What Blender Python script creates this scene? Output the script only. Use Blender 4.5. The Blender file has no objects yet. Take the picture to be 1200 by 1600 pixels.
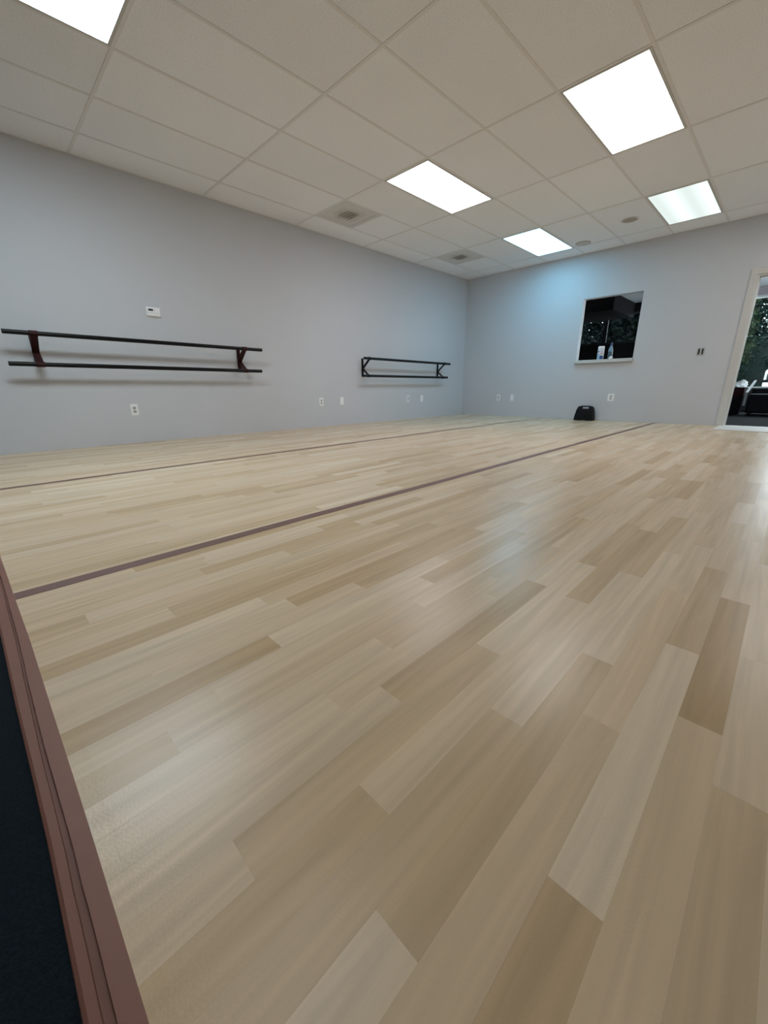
import bpy, bmesh, math, random
from mathutils import Matrix, Vector
random.seed(7)
SC = bpy.context.scene
COL = SC.collection

# ------------------------------------------------------------------ camera
CAM = Vector((5.1897, -7.6596, 0.5767))
RIGHT = Vector((0.70859590, 0.70556505, -0.00835532))
UP = Vector((-0.20613849, 0.21831959, 0.95385716))
FWD = Vector((-0.67483241, 0.67417691, -0.30014448))
FPX = 617.48
cd = bpy.data.cameras.new('camera')
cd.sensor_fit = 'VERTICAL'; cd.sensor_height = 24.0; cd.lens = FPX / 1600 * 24.0
cd.clip_start = 0.02; cd.clip_end = 200
cam = bpy.data.objects.new('camera', cd); COL.objects.link(cam)
mw = Matrix.Identity(4)
for r in range(3):
    mw[r][0] = RIGHT[r]; mw[r][1] = UP[r]; mw[r][2] = -FWD[r]; mw[r][3] = CAM[r]
cam.matrix_world = mw
SC.camera = cam

# ------------------------------------------------------------------ world, exposure
w = bpy.data.worlds.new('overcast_sky'); SC.world = w; w.use_nodes = True
bgn = w.node_tree.nodes['Background']
bgn.inputs[0].default_value = (0.80, 0.90, 1.0, 1); bgn.inputs[1].default_value = 12.0
SC.view_settings.view_transform = 'Standard'
SC.view_settings.look = 'None'
SC.view_settings.gamma = 1.0
SC.view_settings.use_curve_mapping = False
SC.view_settings.exposure = 0.0
SC.cycles.max_bounces = 9
SC.cycles.diffuse_bounces = 6
SC.cycles.adaptive_threshold = 0.03
LAMP = 10.6      # radiance of the ceiling diffusers

# ------------------------------------------------------------------ dimensions (metres)
H = 2.652
T = 0.6096
RX, RY = 6.7, -11.0          # room extents: x 0..RX, y RY..0
WT = 0.12                    # wall thickness
GX = lambda k: 0.4371 + (k - 1) * T
GY = lambda m: -0.446 + (m - 5) * 2 * T
EDGE = -7.672                # near edge of the sheet floor, inner side of the tape
def pl(x, pts):
    if x <= pts[0][0]: (a, b), (c, d) = pts[0], pts[1]
    elif x >= pts[-1][0]: return pts[-1][1]
    else:
        i = max(j for j in range(len(pts)-1) if pts[j][0] <= x); (a, b), (c, d) = pts[i], pts[i+1]
    return b + (d-b)*(x-a)/(c-a)
E_IN = [(3.234,-7.711),(3.665,-7.698),(4.0,-7.687),(4.29,-7.681),(4.51,-7.676),(4.66,-7.673),(4.88,-7.670)]   # surveyed run of the floor edge
E_CR = [(3.234,-7.728),(3.665,-7.716),(4.0,-7.709),(4.235,-7.707),(4.43,-7.704),(4.63,-7.699),(4.85,-7.6965)]
E_OUT = [(3.234,-7.753),(3.665,-7.744),(3.95,-7.736),(4.24,-7.729),(4.46,-7.722),(4.61,-7.7175),(4.83,-7.715)]

# ------------------------------------------------------------------ helpers
class MB:
    def __init__(s): s.v = []; s.f = []
    def add(s, vs, fs):
        o = len(s.v); s.v += [tuple(p) for p in vs]; s.f += [tuple(i + o for i in f) for f in fs]; return s
    def box(s, a, b):
        x0, y0, z0 = a; x1, y1, z1 = b
        return s.add([(x0,y0,z0),(x1,y0,z0),(x1,y1,z0),(x0,y1,z0),(x0,y0,z1),(x1,y0,z1),(x1,y1,z1),(x0,y1,z1)],
                     [(0,3,2,1),(4,5,6,7),(0,1,5,4),(1,2,6,5),(2,3,7,6),(3,0,4,7)])
    def loft(s, rings, cap=True):
        n = len(rings[0]); o = len(s.v)
        for r in rings: s.v += [tuple(p) for p in r]
        for i in range(len(rings) - 1):
            for j in range(n):
                k = (j + 1) % n
                s.f.append((o+i*n+j, o+i*n+k, o+(i+1)*n+k, o+(i+1)*n+j))
        if cap:
            s.f.append(tuple(o + j for j in reversed(range(n))))
            s.f.append(tuple(o + (len(rings)-1)*n + j for j in range(n)))
        return s
    def lathe(s, prof, n=24, c=(0,0,0)):
        rings = [[(c[0]+r*math.cos(2*math.pi*j/n), c[1]+r*math.sin(2*math.pi*j/n), c[2]+z) for j in range(n)] for r, z in prof]
        return s.loft(rings)
    def tube(s, a, b, r, n=16):
        a = Vector(a); b = Vector(b); d = (b - a).normalized()
        u = d.cross(Vector((0,0,1)))
        if u.length < 1e-4: u = Vector((1,0,0))
        u.normalize(); w_ = d.cross(u)
        ring = lambda c, rr: [c + rr*(math.cos(2*math.pi*j/n)*u + math.sin(2*math.pi*j/n)*w_) for j in range(n)]
        return s.loft([ring(a, r*0.85), ring(a + d*r*0.15, r), ring(b - d*r*0.15, r), ring(b, r*0.85)])
    def bar(s, a, b, wid, th, side):
        """flat bar from a to b, 'side' = direction of its width"""
        a = Vector(a); b = Vector(b); d = (b-a).normalized(); sd = Vector(side).normalized(); n = d.cross(sd).normalized()
        ring = lambda c: [c + sd*wid/2 + n*th/2, c - sd*wid/2 + n*th/2, c - sd*wid/2 - n*th/2, c + sd*wid/2 - n*th/2]
        return s.loft([ring(a), ring(b)])
    def mesh(s, name):
        m = bpy.data.meshes.new(name); m.from_pydata(s.v, [], s.f); m.update()
        bm = bmesh.new(); bm.from_mesh(m); bmesh.ops.recalc_face_normals(bm, faces=bm.faces); bm.to_mesh(m); bm.free()
        return m
    def build(s, name, mat, parent=None, smooth=False, bevel=0, seg=2):
        o = bpy.data.objects.new(name, s.mesh(name)); COL.objects.link(o)
        if mat: o.data.materials.append(mat)
        if parent: o.parent = parent
        if bevel:
            md = o.modifiers.new('bevel', 'BEVEL'); md.width = bevel; md.segments = seg; md.limit_method = 'ANGLE'; md.angle_limit = 0.6
        if smooth:
            for p in o.data.polygons: p.use_smooth = True
            try:
                with bpy.context.temp_override(object=o, active_object=o, selected_objects=[o], selected_editable_objects=[o]):
                    bpy.ops.object.shade_smooth_by_angle(angle=0.7)
            except Exception: pass
        return o

def empty(name, loc=(0,0,0), rz=0):
    o = bpy.data.objects.new(name, None); COL.objects.link(o); o.empty_display_size = 0.1
    o.location = loc; o.rotation_euler = (0, 0, rz); return o
def tag(o, label=None, cat=None, group=None, kind=None):
    if label: o['label'] = label
    if cat: o['category'] = cat
    if group: o['group'] = group
    if kind: o['kind'] = kind
    return o
def copy_obj(o, parent=None, loc=None):
    c = o.copy(); COL.objects.link(c); c.parent = parent
    if loc is not None: c.location = loc
    return c
def copy_tree(o, parent=None):
    c = copy_obj(o, parent)
    for ch in list(o.children): copy_tree(ch, c)
    return c

# ------------------------------------------------------------------ materials
def new_mat(name):
    m = bpy.data.materials.new(name); m.use_nodes = True
    nt = m.node_tree; return m, nt, nt.nodes['Principled BSDF']
def N(nt, t, **kw):
    n = nt.nodes.new(t)
    for k, v in kw.items(): setattr(n, k, v)
    return n
def mat(name, col, rough=0.5, spec=0.5, metal=0.0, bump=0.0, bscale=200, var=0.0, vscale=3.0, emit=None, es=0, trans=0):
    m, nt, b = new_mat(name); L = nt.links
    b.inputs['Base Color'].default_value = (*col, 1); b.inputs['Roughness'].default_value = rough
    b.inputs['Specular IOR Level'].default_value = spec; b.inputs['Metallic'].default_value = metal
    if trans: b.inputs['Transmission Weight'].default_value = trans
    tc = N(nt, 'ShaderNodeTexCoord')
    if var:
        nz = N(nt, 'ShaderNodeTexNoise'); nz.inputs['Scale'].default_value = vscale; nz.inputs['Detail'].default_value = 5
        L.new(tc.outputs['Object'], nz.inputs['Vector'])
        mx = N(nt, 'ShaderNodeMix', data_type='RGBA')
        mx.inputs[6].default_value = (*[c*(1-var) for c in col], 1); mx.inputs[7].default_value = (*[min(1, c*(1+var)) for c in col], 1)
        L.new(nz.outputs['Fac'], mx.inputs[0]); L.new(mx.outputs[2], b.inputs['Base Color'])
    if bump:
        nz = N(nt, 'ShaderNodeTexNoise'); nz.inputs['Scale'].default_value = bscale; nz.inputs['Detail'].default_value = 3
        L.new(tc.outputs['Object'], nz.inputs['Vector'])
        bp = N(nt, 'ShaderNodeBump'); bp.inputs['Strength'].default_value = bump; bp.inputs['Distance'].default_value = 0.002
        L.new(nz.outputs['Fac'], bp.inputs['Height']); L.new(bp.outputs['Normal'], b.inputs['Normal'])
    if emit:
        b.inputs['Emission Color'].default_value = (*emit, 1); b.inputs['Emission Strength'].default_value = es
    return m

WALL = (0.60, 0.61, 0.64)
M = {}
M['wall'] = mat('grey_wall_paint', WALL, 0.75, 0.25, bump=0.25, bscale=120, var=0.02, vscale=1.2)
M['trim'] = mat('off_white_trim_paint', (0.60, 0.585, 0.56), 0.45, 0.4)
M['sill'] = mat('pale_sill_paint', (0.60, 0.60, 0.58), 0.45, 0.4)
M['grid'] = mat('ceiling_grid_paint', (0.80, 0.785, 0.775), 0.6, 0.3)
M['plastic'] = mat('white_plastic', (0.90, 0.90, 0.91), 0.35, 0.5)
M['socket'] = mat('socket_grey_plastic', (0.42, 0.41, 0.40), 0.4, 0.5)
M['slot'] = mat('dark_slot', (0.02, 0.02, 0.02), 0.6)
M['lcd'] = mat('lcd_dark_glass', (0.015, 0.018, 0.02), 0.2)
M['seam'] = mat('grey_seam', (0.35, 0.35, 0.35), 0.5)
M['black_rail'] = mat('black_lacquer', (0.004, 0.004, 0.005), 0.30, 0.22)
M['black_metal'] = mat('black_bracket', (0.005, 0.004, 0.005), 0.45, 0.2)
M['red_metal'] = mat('oxblood_bracket', (0.034, 0.008, 0.008), 0.55, 0.2)
M['dark_wood'] = mat('dark_brown_panel', (0.035, 0.026, 0.026), 0.6, 0.3, var=0.2)
M['carpet'] = mat('navy_carpet', (0.010, 0.016, 0.022), 0.95, 0.1, bump=1.0, bscale=420, var=0.45, vscale=260)
M['tape'] = mat('mauve_floor_tape', (0.195, 0.112, 0.092), 0.55, 0.35, var=0.08, vscale=9, bump=0.06, bscale=90)
M['edge_tape'] = mat('brown_edge_tape', (0.245, 0.108, 0.078), 0.5, 0.35, var=0.10, vscale=14, bump=0.08, bscale=60)
M['sub'] = mat('floor_underlay', (0.45, 0.34, 0.23), 0.8)
M['threshold'] = mat('pale_threshold', (0.72, 0.69, 0.66), 0.4, 0.4)
M['speaker'] = mat('black_speaker_plastic', (0.006, 0.006, 0.007), 0.55, 0.2)
M['grille'] = mat('black_speaker_grille', (0.009, 0.010, 0.010), 0.8, 0.15, bump=0.6, bscale=300)
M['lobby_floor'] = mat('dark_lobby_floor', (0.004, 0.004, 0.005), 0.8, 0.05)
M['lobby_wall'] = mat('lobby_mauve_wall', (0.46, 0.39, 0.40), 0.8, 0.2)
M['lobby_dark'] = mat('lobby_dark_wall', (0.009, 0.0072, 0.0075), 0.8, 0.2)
M['lobby_ceiling'] = mat('lobby_ceiling_tile', (0.86, 0.86, 0.88), 0.9, 0.1)
M['white_frame'] = mat('white_window_frame', (0.78, 0.77, 0.75), 0.4, 0.4)
M['dark_frame'] = mat('dark_window_frame', (0.012, 0.012, 0.014), 0.5)
M['asphalt'] = mat('pale_concrete_paving', (0.50, 0.50, 0.50), 0.9, 0.2, var=0.2, vscale=4)
M['bark'] = mat('tree_bark', (0.035, 0.026, 0.02), 0.9, 0.2)
M['leaf_a'] = mat('dark_green_leaves', (0.0022, 0.0085, 0.0055), 0.6, 0.05, var=0.4, vscale=1.5)
M['leaf_c'] = mat('shaded_dark_leaves', (0.0009, 0.0022, 0.0018), 0.7, 0.04, var=0.4, vscale=1.5)  # darker copy of the leaf green, gloom put into the colour
M['leaf_b'] = mat('olive_green_leaves', (0.006, 0.013, 0.003), 0.6, 0.08, var=0.4, vscale=1.5)
M['black_vinyl'] = mat('black_vinyl', (0.004, 0.004, 0.005), 0.55, 0.15)
M['grey_metal'] = mat('grey_painted_metal', (0.22, 0.22, 0.22), 0.4, 0.5)
M['cab_red'] = mat('dark_red_laminate', (0.016, 0.003, 0.004), 0.7, 0.12)
M['cab_purple'] = mat('dark_purple_laminate', (0.007, 0.005, 0.008), 0.7, 0.1)
M['cloth'] = mat('white_patterned_cloth', (0.75, 0.72, 0.70), 0.9, 0.1, var=0.45, vscale=22)
M['car'] = mat('white_car_paint', (0.45, 0.47, 0.50), 0.25, 0.5)
M['car_dark'] = mat('car_dark_trim', (0.01, 0.012, 0.014), 0.3)
M['rubber'] = mat('tyre_rubber', (0.015, 0.015, 0.015), 0.8)
M['canister'] = mat('white_canister', (0.74, 0.74, 0.78), 0.35, 0.5)
M['blue'] = mat('blue_print', (0.03, 0.09, 0.28), 0.4)
M['lightblue'] = mat('pale_blue_print', (0.36, 0.55, 0.70), 0.4)
M['redprint'] = mat('red_print', (0.5, 0.16, 0.2), 0.4)
M['bottle'] = mat('grey_blue_bottle', (0.10, 0.14, 0.17), 0.2, 0.5, trans=0.15)
M['bottle_cap'] = mat('blue_bottle_cap', (0.03, 0.06, 0.16), 0.35)

def tile_material(name, dirt=False):
    m, nt, b = new_mat(name); L = nt.links
    oi = N(nt, 'ShaderNodeObjectInfo'); tc = N(nt, 'ShaderNodeTexCoord'); geo = N(nt, 'ShaderNodeNewGeometry')
    n1 = N(nt, 'ShaderNodeTexNoise'); n1.inputs['Scale'].default_value = 170; n1.inputs['Detail'].default_value = 4
    L.new(geo.outputs['Position'], n1.inputs['Vector'])
    rp = N(nt, 'ShaderNodeMapRange'); rp.inputs[1].default_value = 0.3; rp.inputs[2].default_value = 0.62; rp.inputs[3].default_value = 0.80; rp.inputs[4].default_value = 1.04
    L.new(n1.outputs['Fac'], rp.inputs[0])
    n2 = N(nt, 'ShaderNodeTexNoise'); n2.inputs['Scale'].default_value = 1.1; n2.inputs['Detail'].default_value = 3
    L.new(geo.outputs['Position'], n2.inputs['Vector'])
    r2 = N(nt, 'ShaderNodeMapRange'); r2.inputs[3].default_value = 0.94; r2.inputs[4].default_value = 1.05; L.new(n2.outputs['Fac'], r2.inputs[0])
    r3 = N(nt, 'ShaderNodeMapRange'); r3.inputs[3].default_value = 0.97; r3.inputs[4].default_value = 1.02; L.new(oi.outputs['Random'], r3.inputs[0])
    m1 = N(nt, 'ShaderNodeMath', operation='MULTIPLY'); L.new(rp.outputs[0], m1.inputs[0]); L.new(r2.outputs[0], m1.inputs[1])
    m2 = N(nt, 'ShaderNodeMath', operation='MULTIPLY'); L.new(m1.outputs[0], m2.inputs[0]); L.new(r3.outputs[0], m2.inputs[1])
    mx = N(nt, 'ShaderNodeMix', data_type='RGBA', blend_type='MULTIPLY'); mx.inputs[0].default_value = 1
    mx.inputs[6].default_value = (0.955, 0.965, 0.99, 1); L.new(m2.outputs[0], mx.inputs[7])
    out = mx.outputs[2]
    if dirt:   # grey-brown dust blown around the vanes
        ln = N(nt, 'ShaderNodeVectorMath', operation='LENGTH'); L.new(tc.outputs['Object'], ln.inputs[0])
        dn = N(nt, 'ShaderNodeTexNoise'); dn.inputs['Scale'].default_value = 9; dn.inputs['Detail'].default_value = 4; L.new(tc.outputs['Object'], dn.inputs['Vector'])
        ds = N(nt, 'ShaderNodeMath', operation='MULTIPLY_ADD'); ds.inputs[1].default_value = 0.16; L.new(dn.outputs['Fac'], ds.inputs[0]); L.new(ln.outputs['Value'], ds.inputs[2])
        dr = N(nt, 'ShaderNodeMapRange'); dr.inputs[1].default_value = 0.10; dr.inputs[2].default_value = 0.30; dr.inputs[3].default_value = 0.80; dr.inputs[4].default_value = 0.36; L.new(ds.outputs[0], dr.inputs[0])
        m4 = N(nt, 'ShaderNodeMix', data_type='RGBA'); m4.inputs[7].default_value = (0.34, 0.31, 0.25, 1)
        L.new(dr.outputs[0], m4.inputs[0]); L.new(out, m4.inputs[6]); out = m4.outputs[2]
    L.new(out, b.inputs['Base Color']); b.inputs['Roughness'].default_value = 0.9; b.inputs['Specular IOR Level'].default_value = 0.15
    bp = N(nt, 'ShaderNodeBump'); bp.inputs['Strength'].default_value = 0.35; bp.inputs['Distance'].default_value = 0.002
    L.new(n1.outputs['Fac'], bp.inputs['Height']); L.new(bp.outputs['Normal'], b.inputs['Normal'])
    return m
M['tile'] = tile_material('acoustic_tile')
M['vent'] = tile_material('dusty_vent_paint', True)

def plank_material(name, from_attr):
    """beech-print vinyl: colour per plank, streaky grain along y, semi-gloss"""
    m, nt, b = new_mat(name); L = nt.links
    geo = N(nt, 'ShaderNodeNewGeometry')
    if from_attr:
        at = N(nt, 'ShaderNodeAttribute', attribute_name='plank_colour'); colour, rnd = at.outputs['Color'], at.outputs['Alpha']
    else:
        oi = N(nt, 'ShaderNodeObjectInfo'); colour, rnd = oi.outputs['Color'], oi.outputs['Random']
    off = N(nt, 'ShaderNodeCombineXYZ'); ml = N(nt, 'ShaderNodeMath', operation='MULTIPLY'); ml.inputs[1].default_value = 37.0
    L.new(rnd, ml.inputs[0]); L.new(ml.outputs[0], off.inputs[2]); L.new(ml.outputs[0], off.inputs[1])
    def coords(sx, sy):
        mp = N(nt, 'ShaderNodeMapping'); mp.inputs['Scale'].default_value = (sx, sy, 1)
        L.new(geo.outputs['Position'], mp.inputs['Vector'])
        ad = N(nt, 'ShaderNodeVectorMath', operation='ADD'); L.new(mp.outputs[0], ad.inputs[0]); L.new(off.outputs[0], ad.inputs[1]); return ad.outputs[0]
    g1 = N(nt, 'ShaderNodeTexNoise'); g1.inputs['Scale'].default_value = 1; g1.inputs['Detail'].default_value = 6; g1.inputs['Roughness'].default_value = 0.62; g1.inputs['Distortion'].default_value = 0.6
    L.new(coords(60, 1.7), g1.inputs['Vector'])
    g2 = N(nt, 'ShaderNodeTexNoise'); g2.inputs['Scale'].default_value = 1; g2.inputs['Detail'].default_value = 3; g2.inputs['Distortion'].default_value = 1.2
    L.new(coords(24, 1.5), g2.inputs['Vector'])
    wv = N(nt, 'ShaderNodeTexWave', wave_type='RINGS', rings_direction='Z'); wv.inputs['Scale'].default_value = 1.3; wv.inputs['Distortion'].default_value = 5.0; wv.inputs['Detail'].default_value = 2; wv.inputs['Detail Scale'].default_value = 0.8
    L.new(coords(11, 1.1), wv.inputs['Vector'])
    def rng(sock, lo, hi, a=0.3, c=0.7):
        r = N(nt, 'ShaderNodeMapRange'); r.inputs[1].default_value = a; r.inputs[2].default_value = c; r.inputs[3].default_value = lo; r.inputs[4].default_value = hi
        L.new(sock, r.inputs[0]); return r.outputs[0]
    p1 = N(nt, 'ShaderNodeMath', operation='MULTIPLY'); L.new(rng(g1.outputs['Fac'], 0.95, 1.04), p1.inputs[0]); L.new(rng(g2.outputs['Fac'], 0.885, 1.085), p1.inputs[1])
    p2 = N(nt, 'ShaderNodeMath', operation='MULTIPLY'); L.new(p1.outputs[0], p2.inputs[0]); L.new(rng(wv.outputs['Fac'], 0.985, 1.012, 0, 1), p2.inputs[1])
    mx = N(nt, 'ShaderNodeMix', data_type='RGBA', blend_type='MULTIPLY'); mx.inputs[0].default_value = 1
    L.new(colour, mx.inputs[6]); L.new(p2.outputs[0], mx.inputs[7]); L.new(mx.outputs[2], b.inputs['Base Color'])
    # embossed sheen
    e1 = N(nt, 'ShaderNodeTexNoise'); e1.inputs['Scale'].default_value = 260; e1.inputs['Detail'].default_value = 3; L.new(geo.outputs['Position'], e1.inputs['Vector'])
    e2 = N(nt, 'ShaderNodeTexNoise'); e2.inputs['Scale'].default_value = 2.2; e2.inputs['Detail'].default_value = 2; L.new(geo.outputs['Position'], e2.inputs['Vector'])
    # faint ridge where the edge of the underlay telegraphs through the sheet
    sp = N(nt, 'ShaderNodeSeparateXYZ'); L.new(geo.outputs['Position'], sp.inputs[0])
    wob = N(nt, 'ShaderNodeMath', operation='MULTIPLY_ADD'); wob.inputs[1].default_value = 0.02; L.new(e2.outputs['Fac'], wob.inputs[0]); L.new(sp.outputs['Y'], wob.inputs[2])
    rd = N(nt, 'ShaderNodeMapRange', interpolation_type='SMOOTHSTEP'); rd.inputs[1].default_value = -7.648; rd.inputs[2].default_value = -7.636; rd.inputs[3].default_value = 0; rd.inputs[4].default_value = 1; L.new(wob.outputs[0], rd.inputs[0])
    b1 = N(nt, 'ShaderNodeBump'); b1.inputs['Strength'].default_value = 0.10; b1.inputs['Distance'].default_value = 0.002; L.new(e1.outputs['Fac'], b1.inputs['Height'])
    b2 = N(nt, 'ShaderNodeBump'); b2.inputs['Strength'].default_value = 0.10; b2.inputs['Distance'].default_value = 0.0015; L.new(rd.outputs[0], b2.inputs['Height']); L.new(b1.outputs['Normal'], b2.inputs['Normal'])
    L.new(b2.outputs['Normal'], b.inputs['Normal'])
    b.inputs['Roughness'].default_value = 0.27; b.inputs['Specular IOR Level'].default_value = 0.27
    return m
M['plank'] = plank_material('beech_print_vinyl', False)
M['plank_far'] = plank_material('beech_print_vinyl_far', True)

def glass_material():
    m = bpy.data.materials.new('window_glass'); m.use_nodes = True; nt = m.node_tree; nt.nodes.clear(); L = nt.links
    out = N(nt, 'ShaderNodeOutputMaterial'); tr = N(nt, 'ShaderNodeBsdfTransparent'); gl = N(nt, 'ShaderNodeBsdfGlossy'); gl.inputs['Roughness'].default_value = 0.02
    tr.inputs[0].default_value = (0.86, 0.90, 0.89, 1)
    fr = N(nt, 'ShaderNodeFresnel'); fr.inputs[0].default_value = 1.45; mx = N(nt, 'ShaderNodeMixShader')
    L.new(fr.outputs[0], mx.inputs[0]); L.new(tr.outputs[0], mx.inputs[1]); L.new(gl.outputs[0], mx.inputs[2]); L.new(mx.outputs[0], out.inputs[0])
    return m
M['glass'] = glass_material()

def lamp_material(name, col, strength, tubes=0.0):
    m = bpy.data.materials.new(name); m.use_nodes = True; nt = m.node_tree; nt.nodes.clear(); L = nt.links
    out = N(nt, 'ShaderNodeOutputMaterial'); em = N(nt, 'ShaderNodeEmission'); em.inputs[0].default_value = (*col, 1); em.inputs[1].default_value = strength
    if tubes:   # the tubes behind the prismatic diffuser show as bands
        tc = N(nt, 'ShaderNodeTexCoord'); sp = N(nt, 'ShaderNodeSeparateXYZ'); L.new(tc.outputs['Object'], sp.inputs[0])
        a = N(nt, 'ShaderNodeMath', operation='MULTIPLY'); a.inputs[1].default_value = 2*math.pi/0.30; L.new(sp.outputs[0], a.inputs[0])
        c = N(nt, 'ShaderNodeMath', operation='SINE'); ad = N(nt, 'ShaderNodeMath', operation='ADD'); ad.inputs[1].default_value = math.pi; L.new(a.outputs[0], ad.inputs[0]); L.new(ad.outputs[0], c.inputs[0])
        r = N(nt, 'ShaderNodeMapRange'); r.inputs[1].default_value = -1; r.inputs[2].default_value = 1; r.inputs[3].default_value = strength*(1-tubes); r.inputs[4].default_value = strength*(1+tubes)
        L.new(c.outputs[0], r.inputs[0]); L.new(r.outputs[0], em.inputs[1])
    L.new(em.outputs[0], out.inputs[0]); return m

# ================================================================== STRUCTURE
def struct(name, mb, m, label=None, **kw):
    o = mb.build(name, m, **kw); o['kind'] = 'structure'
    if label: o['label'] = label
    return o

LOBY = 5.25
struct('wall_left', MB().box((-WT, RY-WT, -0.02), (0, WT, H+0.10)), M['wall'], 'long grey painted wall carrying the two barres')
WX0, WX1, WZ0, WZ1 = 2.335, 3.220, 1.000, 1.968      # pass-through opening
DX0, DX1, DZ = 4.530, 5.400, 1.955                   # doorway opening
mb = MB()
mb.box((0, 0, -0.02), (WX0, WT, H+0.10)); mb.box((WX0, 0, -0.02), (WX1, WT, WZ0-0.05)); mb.box((WX0, 0, WZ1), (WX1, WT, H+0.10))
mb.box((WX1, 0, -0.02), (DX0, WT, H+0.10)); mb.box((DX0, 0, DZ), (DX1, WT, H+0.10)); mb.box((DX1, 0, -0.02), (RX, WT, H+0.10))
struct('wall_back', mb, M['wall'], 'grey painted end wall with the pass-through window and the doorway')
struct('wall_right', MB().box((RX, RY-WT, -0.02), (RX+WT, WT, H+0.10)), M['wall'], 'grey painted wall on the right')
struct('wall_front', MB().box((0, RY-WT, -0.02), (RX, RY, H+0.10)), M['wall'], 'grey painted wall behind the viewer')

# ---- floor: underlay with strips of beech-print sheet, single planks near the camera
floor = struct('floor', MB().box((0.0, -7.655, -0.02), (RX, 0.0, -0.0006)), M['sub'], 'glossy beech-look plank floor of the dance studio')
PW, PO = 0.0634, 0.024
JOINTS = {76:[-6.578,-7.371],78:[-6.807,-7.458],79:[-6.99],80:[-6.635,-7.286],81:[-6.278,-6.874],82:[-6.996],68:[-6.948,-7.516],
          72:[-7.098],75:[-6.946,-7.542],74:[-7.203],73:[-7.294],77:[-7.098],62:[-7.571],64:[-7.402],69:[-7.275],67:[-7.148],70:[-7.443]}
# shade of the planks from the farthest known joint's far side to the near side
SHADE = {76:[-.7,.1,-.6],78:[.5,-.5,.55],79:[0,-.15],80:[-.45,.7,-.75],81:[.2,-1.1,-.15],82:[.35,-.3],68:[-.6,.15,.2],
         72:[-.25,.35],75:[.4,-.35,.2],74:[-.6,.3],73:[.1,.35],77:[.35,-.35],62:[.5,-.5],64:[-.35,.25],69:[.6,-.8],67:[-.7,.35],70:[.35,.15],71:[-.55],66:[.65],65:[-.6],83:[.1]}
def plank_colour(s):
    base = Vector((0.69, 0.528, 0.355))
    d = Vector((0.53, 0.375, 0.215)); l = Vector((0.77, 0.64, 0.475))
    c = base.lerp(l, min(s, 1.2)) if s > 0 else base.lerp(d, min(-s, 1.3))
    return c
def proj_area(x0, x1, y0, y1):
    pts = []
    for x, y in ((x0,y0),(x1,y0),(x1,y1),(x0,y1)):
        v = Vector((x,y,0)) - CAM; zc = v.dot(FWD)
        if zc < 0.05: return 0
        pts.append((600 + FPX*v.dot(RIGHT)/zc, 800 - FPX*v.dot(UP)/zc))
    if all(p[0] < 0 or p[0] > 1200 or p[1] < 0 or p[1] > 1600 for p in pts):
        return 0
    cl = [(min(max(p[0],0),1200), min(max(p[1],0),1600)) for p in pts]
    return abs(sum(cl[i][0]*cl[(i+1)%4][1] - cl[(i+1)%4][0]*cl[i][1] for i in range(4)))/2
planks = []
prng = random.Random(21)
nrow = int(math.ceil((RX - PO)/PW)) + 1
for r in range(-1, nrow):
    x0 = max(0.0, PO + r*PW); x1 = min(RX, PO + (r+1)*PW)
    if x1 - x0 < 0.004: continue
    known = sorted(JOINTS.get(r, []))            # near (most negative) first
    sh = list(reversed(SHADE.get(r, [])))        # near first
    cuts = [pl((x0+x1)/2, E_IN) - 0.006] + known
    if not known: cuts.append(EDGE + prng.uniform(0.12, 0.66))
    y = cuts[-1]
    while True:
        y += prng.choice((0.45, 0.6, 0.65, 0.65, 0.8)) + prng.uniform(-0.04, 0.04)
        if y > -0.12: break
        cuts.append(y)
    cuts.append(0.0)
    for i in range(len(cuts)-1):
        s = sh[i] if i < len(sh) else max(-1.1, min(1.0, prng.gauss(-0.03, 0.36)))
        planks.append((x0, x1, cuts[i], cuts[i+1], s))
ranked = sorted(planks, key=lambda p: -proj_area(p[0], p[1], p[2], p[3]))
near, far = ranked[:300], ranked[300:]
unit = MB().box((0,0,-0.0006), (1,1,0)).mesh('plank'); unit.materials.append(M['plank'])
GAP = 0.00004
for (x0, x1, y0, y1, s) in near:
    o = bpy.data.objects.new('plank', unit); COL.objects.link(o); o.parent = floor
    o.location = (x0+GAP, y0+GAP, 0); o.scale = (x1-x0-2*GAP, y1-y0-2*GAP, 1)
    c = plank_colour(s); o.color = (*c, 1)
fm = MB()
for (x0, x1, y0, y1, s) in far: fm.box((x0+GAP, y0+GAP, -0.0006), (x1-GAP, y1-GAP, 0))
me = bpy.data.meshes.new('planks'); me.from_pydata(fm.v, [], fm.f); me.update(); me.materials.append(M['plank_far'])
ca = me.attributes.new('plank_colour', 'FLOAT_COLOR', 'FACE'); k = 0
for (x0, x1, y0, y1, s) in far:
    c = plank_colour(s); rr = prng.random()
    for _ in range(6): ca.data[k].color = (*c, rr); k += 1
fo = bpy.data.objects.new('planks', me); COL.objects.link(fo); fo.parent = floor; fo['kind'] = 'stuff'

# ---- carpet beyond the tape
struct('floor_carpet', MB().box((0, RY, -0.03), (RX, -7.655, -0.010)), M['carpet'], 'dark navy carpet beyond the taped floor edge')

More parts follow.
